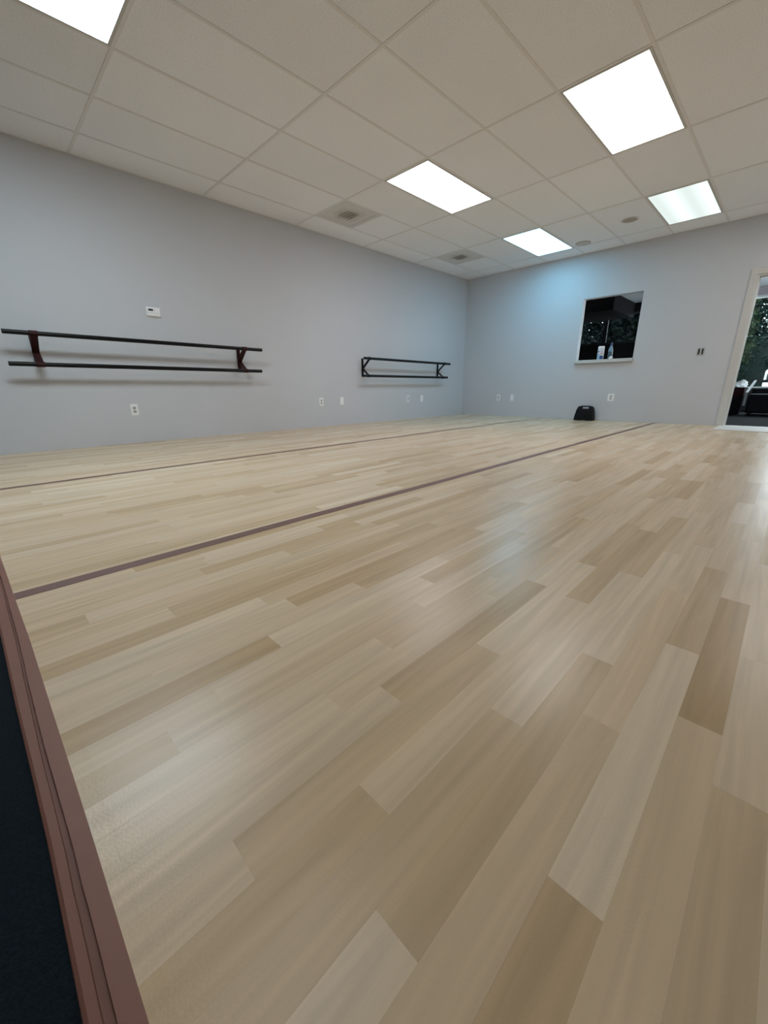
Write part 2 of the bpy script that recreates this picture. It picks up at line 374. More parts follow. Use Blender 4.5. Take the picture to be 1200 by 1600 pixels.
# ---- ceiling: slab, tees, lay-in tiles
ceil = struct('ceiling', MB().box((0, RY, H+0.06), (RX, 0, H+0.10)), M['lobby_dark'], 'suspended ceiling of pale acoustic tiles in a grid')
xl = [0.0] + [GX(k) for k in range(1, 12) if GX(k) < RX] + [RX]
ml = [m for m in range(-4, 6) if GY(m) > RY]
yl = [RY] + [GY(m) for m in ml] + [0.0]
FL = 0.012
for y in yl[1:-1]: MB().box((0, y-FL, H-0.002), (RX, y+FL, H)).box((0, y-0.001, H), (RX, y+0.001, H+0.035)).build('main_runner', M['grid'], ceil)
tee = None
for j in range(len(yl)-1):
    y0, y1 = yl[j]+FL, yl[j+1]-FL
    for x in xl[1:-1]:
        if abs((y1-y0) - (2*T-2*FL)) < 1e-4:
            if tee is None: tee = MB().box((-FL, 0, -0.0015), (FL, 2*T-2*FL, 0)).mesh('cross_tee'); tee.materials.append(M['grid'])
            o = bpy.data.objects.new('cross_tee', tee); COL.objects.link(o); o.parent = ceil; o.location = (x, y0, H)
        else:
            MB().box((x-FL, y0, H-0.0015), (x+FL, y1, H)).build('cross_tee', M['grid'], ceil)
for a, b in (((0,RY,H-0.001),(0.02,0,H)), ((RX-0.02,RY,H-0.001),(RX,0,H)), ((0.02,-0.02,H-0.001),(RX-0.02,0,H)), ((0.02,RY,H-0.001),(RX-0.02,RY+0.02,H))):
    MB().box(a, b).build('wall_angle', M['grid'], ceil)
LIGHTS = [(3,-1),(3,2),(6,2),(3,4),(6,4),(6,-1),(9,4)]
VENTS = [(1,2),(1,4)]
tilemesh = {}
def add_tile(x0, x1, y0, y1):
    key = (round(x1-x0, 3), round(y1-y0, 3))
    if key not in tilemesh:
        g = 0.003; hx, hy = (x1-x0)/2-g, (y1-y0)/2-g
        tilemesh[key] = MB().box((-hx,-hy,0), (hx,hy,0.014)).mesh('ceiling_tile'); tilemesh[key].materials.append(M['tile'])
    o = bpy.data.objects.new('ceiling_tile', tilemesh[key]); COL.objects.link(o); o.parent = ceil
    o.location = ((x0+x1)/2, (y0+y1)/2, H+0.001)
for i in range(len(xl)-1):
    for j in range(len(yl)-1):
        m = ml[j-1] if j >= 1 else None
        if (i, m) in LIGHTS: continue
        if (i, m) in VENTS:
            add_tile(xl[i], xl[i+1], yl[j]+T, yl[j+1])
            MB().box((xl[i]+FL, yl[j]+T-FL, H-0.0015), (xl[i+1]-FL, yl[j]+T+FL, H)).build('cross_tee', M['grid'], ceil)
            continue
        add_tile(xl[i], xl[i+1], yl[j], yl[j+1])

# ---- ceiling lights
LSPEC = {
 (3,-1): ((0.76,0.92,1.0), 2.1, 0, 'cool white ceiling light panel cut off by the top left corner'),
 (3,2): ((0.97,0.93,1.0), 0.95, 0, 'slightly pinkish ceiling light panel nearest the wall with barres'),
 (6,2): ((1.0,0.985,0.96), 1.0, 0, 'largest and brightest ceiling light panel, upper right'),
 (3,4): ((0.24,0.70,1.0), 1.1, 0, 'bluish ceiling light panel closest to the far corner'),
 (6,4): ((0.86,0.97,0.93), 0.10, 0.12, 'dimmer greenish ceiling light panel above the pass-through end wall'),
 (9,4): ((1.0,0.99,0.96), 0.78, 0, 'added ceiling light panel, out of view, brightening the doorway side'),  # assumed panel, added to brighten the end wall by the doorway
 (6,-1): ((1.0,0.98,0.95), 0.45, 0, 'ceiling light panel overhead beyond the top of the picture')}
for (k, m), (col, st, tb, lab) in LSPEC.items():
    cx, cy = GX(k)+T/2, GY(m)+T
    e = tag(empty('ceiling_light', (cx, cy, H)), lab, 'ceiling light', 'fluorescent ceiling light panels')
    hx, hy, iw = T/2-FL, T-FL, 0.019
    f = MB()
    f.box((-hx,-hy,-0.005),(hx,-hy+iw,0.004)); f.box((-hx,hy-iw,-0.005),(hx,hy,0.004)); f.box((-hx,-hy+iw,-0.005),(-hx+iw,hy-iw,0.004)); f.box((hx-iw,-hy+iw,-0.005),(hx,hy-iw,0.004))
    f.build('frame', M['trim'], e)
    MB().box((-hx+0.002,-hy+0.002,0.012),(hx-0.002,hy-0.002,0.05)).build('housing', M['grid'], e)
    MB().box((-hx+iw,-hy+iw,-0.002),(hx-iw,hy-iw,0.006)).build('diffuser', lamp_material('diffuser_glow', col, LAMP*st, tb), e)

# ---- air vents
def make_vent(x, y, lab):
    e = tag(empty('ceiling_vent', (x, y, H)), lab, 'vent', 'dusty ceiling air vents')
    h = T/2-FL
    f = MB(); iw = 0.05
    f.box((-h,-h,-0.003),(h,-h+iw,0.004)); f.box((-h,h-iw,-0.003),(h,h,0.004)); f.box((-h,-h+iw,-0.003),(-h+iw,h-iw,0.004)); f.box((h-iw,-h+iw,-0.003),(h,h-iw,0.004))
    f.build('frame', M['vent'], e)
    a = h - iw
    MB().box((-a,-a,0.0),(a,a,0.006)).build('face_plate', M['vent'], e)
    for q in range(4):           # low vanes across the dusty middle
        yy = -0.075 + q*0.05
        MB().bar((-0.10,yy,-0.003),(0.10,yy,-0.003),0.022,0.003,(0,0.9,0.45)).build('vane', M['vent'], e)
make_vent(GX(1)+T/2, GY(2)+T/2, 'dusty square ceiling vent, the one farther from the corner')
make_vent(GX(1)+T/2, GY(4)+T/2, 'dusty square ceiling vent close to the far corner')
# ---- ceiling speaker and round cover
e = tag(empty('ceiling_speaker', (3.183, -1.045, H)), 'round grey ceiling speaker grille beside the dim light panel', 'speaker')
MB().lathe([(0.108,0.001),(0.110,-0.004),(0.100,-0.007),(0.096,-0.005),(0.09,-0.004)], 32).build('rim', M['grid'], e, smooth=True)
MB().lathe([(0.097,-0.002),(0.07,-0.0075),(0.03,-0.010),(0.002,-0.0105)], 32).build('grille', mat('taupe_speaker_grille', (0.42,0.38,0.34), 0.7, 0.3, bump=0.8, bscale=420), e, smooth=True)
e = tag(empty('round_ceiling_cover', (2.43, -0.56, H)), 'faint round ceiling cover plate beside the bluish light panel', 'cover plate')
MB().lathe([(0.100,0.001),(0.104,-0.006),(0.094,-0.012),(0.05,-0.016),(0.002,-0.017)], 32).build('cover', mat('cover_plate_paint', (0.64,0.60,0.56), 0.7, 0.2), e, smooth=True)
MB().lathe([(0.112,0.001),(0.113,-0.002),(0.105,-0.003),(0.104,0.001)], 32).build('rim', M['grid'], e, smooth=True)

# ---- door casing (doorway without a leaf)
CW = 0.076
cs = MB()
for s, xa in ((-1, DX0), (1, DX1)):
    x0, x1 = (xa-CW, xa) if s < 0 else (xa, xa+CW)
    cs.box((x0, -0.018, 0), (x1, 0, DZ))
cs.box((DX0-CW, -0.018, DZ), (DX1+CW, 0, DZ+CW))
tr = struct('trim_1', cs, M['trim'], 'off white door casing around the doorway', bevel=0.004)
jm = MB().box((DX0-0.001,-0.004,0),(DX0+0.018,WT+0.004,DZ)).box((DX1-0.018,-0.004,0),(DX1+0.001,WT+0.004,DZ)).box((DX0+0.018,-0.004,DZ-0.018),(DX1-0.018,WT+0.004,DZ+0.001))
jo = jm.build('door_jamb', M['trim'], tr)
MB().box((DX0+0.018,0.05,0),(DX0+0.030,0.085,DZ-0.018)).box((DX0+0.018,0.05,DZ-0.030),(DX1-0.018,0.085,DZ-0.018)).build('door_stop', M['trim'], tr)
th = MB().box((DX0-0.03, -0.72, 0.001), (DX1+0.03, WT, 0.008)).build('threshold_strip', M['threshold'], bevel=0.003)
tag(th, 'pale threshold panel lying on the floor in front of the doorway', 'threshold')

# ---- pass-through sill
so = struct('window_1', MB().box((WX0-0.012, -0.055, WZ0-0.050), (WX1+0.008, WT, WZ0)), M['sill'], 'pale ledge of the pass-through window in the end wall', bevel=0.003)

# ================================================================== LOBBY beyond the end wall
LX0, LX1 = -1.2, 8.2
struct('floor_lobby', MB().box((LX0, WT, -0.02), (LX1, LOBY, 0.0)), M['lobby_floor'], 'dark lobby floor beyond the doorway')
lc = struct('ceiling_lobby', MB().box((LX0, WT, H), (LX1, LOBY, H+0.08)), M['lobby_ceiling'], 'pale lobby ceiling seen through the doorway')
struct('ceiling_shade_box', MB().box((LX0, 3.55, 2.30), (1.72, LOBY-0.002, H)), M['lobby_dark'], 'added dark box standing in for unlit ceiling beyond the pass-through window')  # made-up box, its dark colour stands for shade on the ceiling
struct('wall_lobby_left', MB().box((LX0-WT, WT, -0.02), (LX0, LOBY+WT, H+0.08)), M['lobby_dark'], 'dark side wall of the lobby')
rw = MB().box((LX1,WT,-0.02),(LX1+WT,LOBY+WT,0.3)).box((LX1,WT,2.5),(LX1+WT,LOBY+WT,H+0.08)).box((LX1,WT,0.3),(LX1+WT,0.6,2.5)).box((LX1,4.8,0.3),(LX1+WT,LOBY+WT,2.5))
struct('wall_lobby_right', rw, M['lobby_wall'], 'side wall of the lobby with the added window')
wn = struct('window_added', MB().box((LX1+0.02,0.6,0.3),(LX1+0.08,4.8,0.35)).box((LX1+0.02,0.6,2.45),(LX1+0.08,4.8,2.5)).box((LX1+0.02,2.66,0.35),(LX1+0.08,2.74,2.45)), M['white_frame'], 'added side window, unseen, letting more daylight into the lobby')  # extra glazing out of sight, added to brighten the lobby
MB().box((LX1+0.045,0.6,0.35),(LX1+0.051,4.8,2.45)).build('pane', M['glass'], wn)
struct('wall_lobby_near', MB().box((LX0-WT, 0, -0.02), (-WT, WT, H+0.08)).box((RX+WT, 0, -0.02), (LX1+WT, WT, H+0.08)), M['lobby_wall'], 'lobby wall beside the studio')
SX0, SX1, SZ0, SZ1 = 4.03, 7.60, 0.50, 2.47        # storefront glazing
OX0, OX1, OZ0, OZ1 = 0.10, 2.35, 1.68, 2.46       # dark window behind the pass-through
fw = MB(); y0, y1 = LOBY, LOBY+WT
SPL = 3.4
fw.box((SPL,y0,-0.02),(SX0,y1,H)); fw.box((SX0,y0,SZ1),(SX1,y1,H)); fw.box((SX1,y0,-0.02),(LX1,y1,H))
struct('wall_lobby_far', fw, M['lobby_wall'], 'mauve lobby wall with the glazed shop front')
struct('wall_lobby_base', MB().box((SX0,y0,-0.02),(SX1,y1,SZ0)), M['dark_frame'], 'dark low wall under the shop-front glass')
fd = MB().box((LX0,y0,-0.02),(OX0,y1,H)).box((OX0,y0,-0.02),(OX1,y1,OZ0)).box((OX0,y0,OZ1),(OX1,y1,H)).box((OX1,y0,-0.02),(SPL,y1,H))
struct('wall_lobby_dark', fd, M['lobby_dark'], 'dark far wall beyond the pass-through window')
wn = struct('window_2', MB().box((SX0,LOBY-0.01,SZ1-0.05),(SX1,LOBY+0.08,SZ1)).box((SX0,LOBY-0.01,SZ0),(SX0+0.045,LOBY+0.08,SZ1-0.05)).box((SX1-0.045,LOBY-0.01,SZ0),(SX1,LOBY+0.08,SZ1-0.05)).box((SX0+0.045,LOBY-0.01,SZ0),(SX1-0.045,LOBY+0.08,SZ0+0.03)),
            M['white_frame'], 'white framed shop-front window of the lobby with trees outside')
MB().box((SX0+0.045,LOBY+0.0,0.615),(SX1-0.045,LOBY+0.06,0.675)).build('mullion', M['dark_frame'], wn)
MB().box((5.95,LOBY+0.0,0.675),(6.0,LOBY+0.06,SZ1-0.05)).build('mullion', M['dark_frame'], wn)
for a, b in (((SX0+0.045,0.675),(5.95,SZ1-0.05)),((6.0,0.675),(SX1-0.045,SZ1-0.05)),((SX0+0.045,SZ0+0.03),(SX1-0.045,0.615))):
    MB().box((a[0],LOBY+0.028,a[1]),(b[0],LOBY+0.034,b[1])).build('pane', M['glass'], wn)
wn = struct('window_3', MB().box((OX0,LOBY-0.005,OZ1-0.05),(OX1,LOBY+0.06,OZ1)).box((OX0,LOBY-0.005,OZ0),(OX1,LOBY+0.06,OZ0+0.05)).box((OX0,LOBY-0.005,OZ0+0.05),(OX0+0.05,LOBY+0.06,OZ1-0.05)).box((OX1-0.05,LOBY-0.005,OZ0+0.05),(OX1,LOBY+0.06,OZ1-0.05)),
            M['dark_frame'], 'dark window in the gloom beyond the pass-through')
MB().box((1.02,LOBY+0.0,OZ0+0.05),(1.12,LOBY+0.05,OZ1-0.05)).build('mullion', M['dark_frame'], wn)
for a, b in ((OX0+0.05,1.02),(1.12,OX1-0.05)): MB().box((a,LOBY+0.02,OZ0+0.05),(b,LOBY+0.026,OZ1-0.05)).build('pane', M['glass'], wn)

# ---- low cabinet with cloth, bench
cb = tag(empty('low_cabinet', (4.27, 3.05, 0)), 'dark red low cabinet just inside the doorway, under white cloth', 'cabinet')
MB().box((-0.24,0,0.03),(0.20,0.42,0.34)).build('body', M['cab_purple'], cb, bevel=0.004)
MB().box((-0.25,-0.015,0.34),(0.21,0.43,0.525)).build('top_drawer', M['cab_red'], cb, bevel=0.006)
MB().box((-0.22,-0.012,0.06),(0.18,0.0,0.32)).build('door', M['cab_purple'], cb, bevel=0.003)
MB().box((-0.22,0.03,0),(0.18,0.40,0.03)).build('plinth', M['cab_purple'], cb)
bm = bmesh.new(); bmesh.ops.create_icosphere(bm, subdivisions=4, radius=1)
cr = random.Random(5)
from mathutils import noise as mnoise
for v in bm.verts:
    n = v.co.normalized(); d = 1 + 0.42*mnoise.noise(n*2.1 + Vector((3,1,7))) + 0.22*mnoise.noise(n*5.3) 
    z = max(-0.35, n.z*d)
    v.co = Vector((n.x*d*0.125 + 0.02, n.y*d*0.10, (z+0.35)*0.085 + (0.035 if n.x > 0.3 else 0)*max(0, n.z)))
me = bpy.data.meshes.new('crumpled_cloth'); bm.to_mesh(me); bm.free(); me.materials.append(M['cloth'])
for p in me.polygons: p.use_smooth = True
o = bpy.data.objects.new('crumpled_cloth', me); COL.objects.link(o); o.location = (4.34, 3.16, 0.5255)
tag(o, 'crumpled white and grey cloth heaped on dark red cabinet', 'cloth')
bn = tag(empty('bench', (4.50, 3.0, 0)), 'black upholstered bench with grey arm seen through the doorway', 'bench')
MB().box((0.06,0.02,0.04),(1.9,0.62,0.40)).build('seat', M['black_vinyl'], bn, bevel=0.03, seg=3)
MB().box((0.06,0.50,0.36),(1.9,0.66,0.505)).build('backrest', M['black_vinyl'], bn, bevel=0.03, seg=3)
for xx in (0.02, 1.92):
    MB().bar((xx,0.03,0.42),(xx+0.055,0.60,0.645),0.035,0.03,(1,0,0)).bar((xx,0.03,0.18),(xx,0.03,0.43),0.035,0.03,(1,0,0)).build('arm', M['grey_metal'], bn)
for xx in (0.12, 1.84):
    for yy in (0.08, 0.56): MB().box((xx-0.02,yy-0.02,0),(xx+0.02,yy+0.02,0.05)).build('leg', M['black_vinyl'], bn)

# ---- outdoors
struct('ground', MB().box((-30, LOBY+WT, -0.12), (40, 45, -0.02)), M['asphalt'], 'pale paving outside the shop front')
car = tag(empty('car', (4.46, 8.6, -0.02)), 'white parked car outside the shop-front glass', 'car')
prof = [(0.00,0.28),(0.00,0.64),(0.06,0.68),(0.04,0.92),(0.10,0.99),(1.15,1.06),(3.9,1.06),(4.3,0.98),(4.35,0.28)]
W2 = 1.82
MB().loft([[(x,y,z) for y,z in prof] for x in (0, W2)]).build('body', M['car'], car, bevel=0.05, seg=3)
MB().box((0.06,-0.015,0.68),(W2-0.06,0.05,0.90)).build('grille', M['car_dark'], car, bevel=0.01)
cbn = lambda z, a, y0_, y1_: [(a,y0_,z),(W2-a,y0_,z),(W2-a,y1_,z),(a,y1_,z)]
MB().loft([cbn(1.04,0.22,1.15,3.85), cbn(1.40,0.40,1.85,3.40)]).build('windows', M['car_dark'], car, bevel=0.02)
MB().loft([cbn(1.395,0.38,1.80,3.45), cbn(1.44,0.44,1.95,3.30)]).build('roof', M['car'], car, bevel=0.015)
for sx in (-0.02, W2-0.20):
    for yy in (0.85, 3.45): MB().tube((sx,yy,0.33),(sx+0.22,yy,0.33),0.33,24).build('wheel', M['rubber'], car)
for sx in (0.12, W2-0.42): MB().box((sx,-0.025,0.73),(sx+0.30,0.03,0.85)).build('headlight', M['grey_metal'], car, bevel=0.02)

def tree(x, y, h, rx, n, m, lab, seed, low=0.15, core=0.62):
    rg = random.Random(seed)
    e = tag(empty('tree', (x, y, -0.02)), lab, 'tree', 'trees outside the lobby windows')
    tk = MB(); P = [(0,0,0)]
    for i in range(1, 6): P.append((P[-1][0]+rg.uniform(-.12,.12), P[-1][1]+rg.uniform(-.12,.12), h*0.16*i))
    tk.loft([[(p[0]+(0.17-0.022*i)*math.cos(a*math.pi/4), p[1]+(0.17-0.022*i)*math.sin(a*math.pi/4), p[2]) for a in range(8)] for i, p in enumerate(P)])
    tk.build('trunk', M['bark'], e, smooth=True)
    cm = bmesh.new(); core = core or 0.02; bmesh.ops.create_icosphere(cm, subdivisions=3, radius=1)
    for v in cm.verts:
        q = v.co.normalized(); dd = 1 + 0.35*mnoise.noise(q*2.2 + Vector((seed, 0, 0)))
        v.co = Vector((q.x*dd*rx*core, q.y*dd*rx*core*0.7, h*(low+(1-low)*0.5) + q.z*dd*h*(1-low)*0.5*core))
    ce = bpy.data.meshes.new('inner_foliage'); cm.to_mesh(ce); cm.free(); ce.materials.append(m)
    co = bpy.data.objects.new('inner_foliage', ce); COL.objects.link(co); co.parent = e
    lf = MB()
    for _ in range(n):
        t = rg.random(); z = h*(low + (1-low)*t)
        rr = rx*(1.05 - 0.55*t**2.5)*math.sqrt(rg.random()); a = rg.uniform(0, 2*math.pi)
        c = Vector((rr*math.cos(a), rr*math.sin(a)*0.8, z)); s = rg.uniform(0.09, 0.20)
        d = Vector((rg.gauss(0,1), rg.gauss(0,1), rg.gauss(-0.4,0.8))).normalized(); u = d.cross(Vector((rg.gauss(0,1), rg.gauss(0,1), rg.gauss(0,1)))).normalized()
        nn = d.cross(u)
        lf.add([c, c+d*s*0.5+u*s*0.34+nn*s*0.08, c+d*s, c+d*s*0.5-u*s*0.34+nn*s*0.08], [(0,1,2,3)])
    me = bpy.data.meshes.new('foliage'); me.from_pydata(lf.v, [], lf.f); me.update(); me.materials.append(m)
    fo = bpy.data.objects.new('foliage', me); COL.objects.link(fo); fo.parent = e; fo['kind'] = 'stuff'
tree(-0.9, 16.5, 6.5, 1.9, 9000, M['leaf_a'], 'dark green tree far behind the car park hedge, left one', 11, 0.08)
tree(3.5, 16.5, 6.6, 1.9, 20000, M['leaf_a'], 'dark green tree in the middle of the shop-front view', 12, 0.08, 0)
tree(3.05, 11.7, 4.6, 0.75, 3400, M['leaf_b'], 'olive green tree at the left edge of the shop-front glass', 13, 0.3, 0.3)
tree(8.0, 16.5, 7.0, 1.9, 7000, M['leaf_a'], 'dark green tree right of the white car', 14, 0.08)
tree(0.1, 9.4, 5.6, 1.7, 27000, M['leaf_c'], 'dark tree close outside the dark lobby window, right one', 15, 0.02, 0)
tree(-3.9, 9.4, 5.6, 1.7, 9000, M['leaf_c'], 'dark tree close outside the dark lobby window, left one', 16, 0.02, 0.75)
def hedge(x0, x1, y, h, lab, seed):
    rg = random.Random(seed); e = tag(empty('hedge', ((x0+x1)/2, y, -0.02)), lab, 'hedge'); hw = (x1-x0)/2
    MB().box((-hw+0.1,-0.35,0),(hw-0.1,0.35,h-0.15)).build('inner_foliage', M['leaf_a'], e)
    lf = MB()
    for _ in range(9000):
        a = rg.random(); c = Vector((rg.uniform(-hw,hw), -0.42+rg.uniform(-.1,.1), rg.uniform(0,h))) if a < 0.7 else Vector((rg.uniform(-hw,hw), rg.uniform(-.45,.45), h-rg.uniform(0,0.3)))
        s = rg.uniform(0.08,0.17); d = Vector((rg.gauss(0,1), rg.gauss(0,1), rg.gauss(-0.3,0.8))).normalized(); u = d.cross(Vector((rg.gauss(0,1), rg.gauss(0,1), rg.gauss(0,1)))).normalized(); nn = d.cross(u)
        lf.add([c, c+d*s*0.5+u*s*0.34+nn*s*0.08, c+d*s, c+d*s*0.5-u*s*0.34+nn*s*0.08], [(0,1,2,3)])
    me = bpy.data.meshes.new('foliage'); me.from_pydata(lf.v, [], lf.f); me.update(); me.materials.append(M['leaf_a'])
    fo = bpy.data.objects.new('foliage', me); COL.objects.link(fo); fo.parent = e; fo['kind'] = 'stuff'
hedge(-9.0, 12.0, 13.6, 2.25, 'tall dark hedge across the car park outside the lobby windows', 31)

# ================================================================== TAPES ON THE FLOOR
def tape_strip(x, lab, wob):
    n = 40; rings = []
    rg = random.Random(int(x*100))
    for i in range(n+1):
        ye = pl(x, E_IN) - 0.0; y = ye + (-0.006 - ye)*i/n
        dx = wob*math.sin(i*0.35 + x) + rg.uniform(-0.0015, 0.0015); hw = 0.0265
        rings.append([(x+dx-hw,y,0.0002),(x+dx+hw,y,0.0002),(x+dx+hw,y,0.0009),(x+dx-hw,y,0.0009)])
    o = MB().loft(rings).build('floor_tape', M['tape'])
    return tag(o, lab, 'tape', 'tape lines along the floor seams')
tape_strip(3.690, 'mauve brown tape line crossing the middle of the floor', 0.004)
tape_strip(1.845, 'thin mauve brown tape line nearer the wall with barres', 0.004)
tape_strip(5.530, 'mauve brown tape line on the floor right of the viewer', 0.004)
# edge tape: two overlapping runs with a crease between them, following the floor edge
rings = []; rg = random.Random(3); n = 120
for i in range(n+1):
    x = 3.0 + (RX-3.0)*i/n if i else 0.0
    c = pl(x, E_CR) + rg.uniform(-0.0004, 0.0004); inn = pl(x, E_IN); ot = pl(x, E_OUT)
    wd = 0.0030 + 0.0022*max(0, min(1, (x-4.3)/0.5))
    prof = [(inn,0.0002),(inn,0.0010),(c+wd,0.0010),(c+wd-0.0012,-0.0075),(c-wd+0.0008,-0.0078),(c-wd,-0.0040),(ot+0.004,-0.0046),(ot,-0.0070),(ot-0.001,-0.0098),(c+wd-0.0005,-0.0098)]
    rings.append([(x,y,z) for y, z in prof])
o = MB().loft(rings).build('edge_tape', M['edge_tape'])
tag(o, 'double brown tape border with a crease along the floor edge', 'tape')

# ================================================================== WALL THINGS
def on_left(name, y, z): return empty(name, (0, y, z), math.pi/2)    # local x = along wall, local -y = out of the wall
def on_back(name, x, z): return empty(name, (x, 0, z), 0)
def rrect(hw, hh, r, y, n=4, cx=0, cz=0):
    pts = []
    for qx, qz, a0 in ((1,1,0),(-1,1,90),(-1,-1,180),(1,-1,270)):
        for i in range(n+1):
            a = math.radians(a0 + 90*i/n)
            pts.append((cx+qx*(hw-r)+r*math.cos(a), y, cz+qz*(hh-r)+r*math.sin(a)))
    return pts
def plate(name, par, hw, hh, th, r, m, y=0, cx=0, cz=0):
    return MB().loft([rrect(hw,hh,r,y,cx=cx,cz=cz), rrect(hw,hh,r,y-th*0.6,cx=cx,cz=cz), rrect(hw-th*0.4,hh-th*0.4,r,y-th,cx=cx,cz=cz)]).build(name, m, par)
def outlet(par, hw=0.038, hh=0.061):
    pl = plate('plate', par, hw, hh, 0.006, 0.005, M['plastic'])
    for s in (-1, 1):
        sk = plate('socket', par, 0.0165, 0.0145, 0.004, 0.010, M['socket'], y=-0.0055, cz=s*0.0195)
        MB().box((-0.0075,-0.0100,s*0.0195-0.001),(-0.0055,-0.0094,s*0.0195+0.008)).box((0.0055,-0.0100,s*0.0195-0.001),(0.0075,-0.0094,s*0.0195+0.008)).box((-0.002,-0.0100,s*0.0195-0.009),(0.002,-0.0094,s*0.0195-0.005)).build('slot', M['slot'], sk)
    MB().lathe([(0.003,-0.001),(0.003,0.0005),(0.001,0.001)], 10).build('screw', M['seam'], par).matrix_local = Matrix.Translation((0,-0.0062,0)) @ Matrix.Rotation(math.pi/2, 4, 'X')
def blank(par, hw=0.036, hh=0.060):
    plate('plate', par, hw, hh, 0.006, 0.005, M['plastic'])
    for s in (-1, 1):
        MB().lathe([(0.003,-0.001),(0.003,0.0005),(0.001,0.001)], 10).build('screw', M['seam'], par).matrix_local = Matrix.Translation((0,-0.0062,s*0.042)) @ Matrix.Rotation(math.pi/2, 4, 'X')
GO = 'white wall outlets near the floor'
outlet(tag(on_left('wall_outlet', -6.400, 0.364), 'white duplex wall outlet below the long barre', 'outlet', GO))
outlet(tag(on_left('wall_outlet', -3.832, 0.373), 'white duplex wall outlet left of the shorter barre', 'outlet', GO))
outlet(tag(on_left('wall_outlet', -1.803, 0.371), 'white duplex wall outlet below the shorter barre', 'outlet', GO))
outlet(tag(on_back('wall_outlet', 0.884, 0.362), 'white duplex wall outlet on the end wall near the corner', 'outlet', GO))
outlet(tag(on_back('wall_outlet', 2.992, 0.386), 'wide white wall outlet plate below the pass-through window', 'outlet', GO), 0.050, 0.060)
GB = 'blank white wall plates near the floor'
blank(tag(on_left('blank_wall_plate', -3.422, 0.376), 'blank white wall plate left of the shorter barre', 'wall plate', GB))
blank(tag(on_left('blank_wall_plate', -1.400, 0.368), 'blank white wall plate under the right end of shorter barre', 'wall plate', GB))
blank(tag(on_back('blank_wall_plate', 1.185, 0.362), 'blank white wall plate on the end wall near the corner', 'wall plate', GB))
# switch
sw = tag(on_back('light_switch', 4.090, 1.040), 'grey wall switch plate with two dark rockers beside the doorway', 'light switch')
plate('plate', sw, 0.046, 0.060, 0.005, 0.004, mat('grey_switch_plate', (0.50,0.51,0.52), 0.5, 0.4))
for s in (-1, 1): plate('rocker', sw, 0.0105, 0.040, 0.006, 0.003, M['slot'], y=-0.0045, cx=s*0.0215)
# thermostat
t = tag(on_left('thermostat', -6.042, 1.390), 'white wall thermostat with small display above the long barre', 'thermostat')
plate('body', t, 0.072, 0.047, 0.026, 0.012, M['plastic'])
plate('display', t, 0.024, 0.0095, 0.002, 0.002, M['lcd'], y=-0.0255, cx=-0.027, cz=0.017)
MB().box((-0.070,-0.0268,-0.0125),(0.070,-0.0255,-0.0105)).build('seam', M['seam'], t)
MB().box((0.010,-0.0272,0.008),(0.0135,-0.0255,0.024)).build('button', M['seam'], t)
MB().box((0.045,-0.0272,0.010),(0.058,-0.0255,0.020)).build('button', M['plastic'], t)

# ---- barres
def barre(y0t, z0t, y1t, z1t, y0b, z0b, y1b, z1b, brackets, rail_r, mbr, mpost, sw_, lab):
    e = tag(empty('ballet_barre', (0, brackets[0], (z0t+z0b)/2)), lab, 'barre', 'double wall barres'); o0 = Vector(e.location)
    L = lambda x, y, z: Vector((x, y, z)) - o0
    OT, OB = 0.18, 0.15
    MB().tube(L(OT,y0t,z0t), L(OT,y1t,z1t), rail_r).build('rail', M['black_rail'], e, smooth=True)
    MB().tube(L(OB,y0b,z0b), L(OB,y1b,z1b), rail_r).build('rail', M['black_rail'], e, smooth=True)
    for yb in brackets:
        zt = z0t + (z1t-z0t)*(yb-y0t)/(y1t-y0t); zb = z0b + (z1b-z0b)*(yb-y0b)/(y1b-y0b)
        zm = zb + 0.44*(zt-zb)
        br = MB().box(L(0.0,yb-sw_*0.45,zb-0.015), L(0.008,yb+sw_*0.45,zt+0.012)).box(L(0.008,yb-sw_*0.20,zb+0.0), L(0.024,yb+sw_*0.20,zt)).build('bracket', mpost, e, bevel=0.002)
        MB().bar(L(0.012,yb,zm), L(OT-0.008,yb,zt-rail_r*0.6), sw_, 0.012, (0,1,0)).build('strut', mbr, br)
        MB().bar(L(0.012,yb,zm), L(OB-0.008,yb,zb+rail_r*0.6), sw_, 0.012, (0,1,0)).build('strut', mbr, br)
        for (ox, oz) in ((OT,zt),(OB,zb)):
            c0, c1 = L(ox,yb-sw_*0.62,oz), L(ox,yb+sw_*0.62,oz)
            MB().tube(c0, c1, rail_r+0.004).build('collar', mbr, br, smooth=True)
barre(-7.347,1.076,-4.867,1.054, -7.358,0.811,-4.879,0.797, (-7.132,-5.105), 0.0200, M['red_metal'], M['red_metal'], 0.055, 'long double black barre with dark red brackets, nearer the viewer')
barre(-3.074,1.032,-0.754,1.014, -3.083,0.765,-0.782,0.760, (-2.955,-0.930), 0.0205, M['black_metal'], M['black_metal'], 0.042, 'double black barre with black brackets near the far corner')

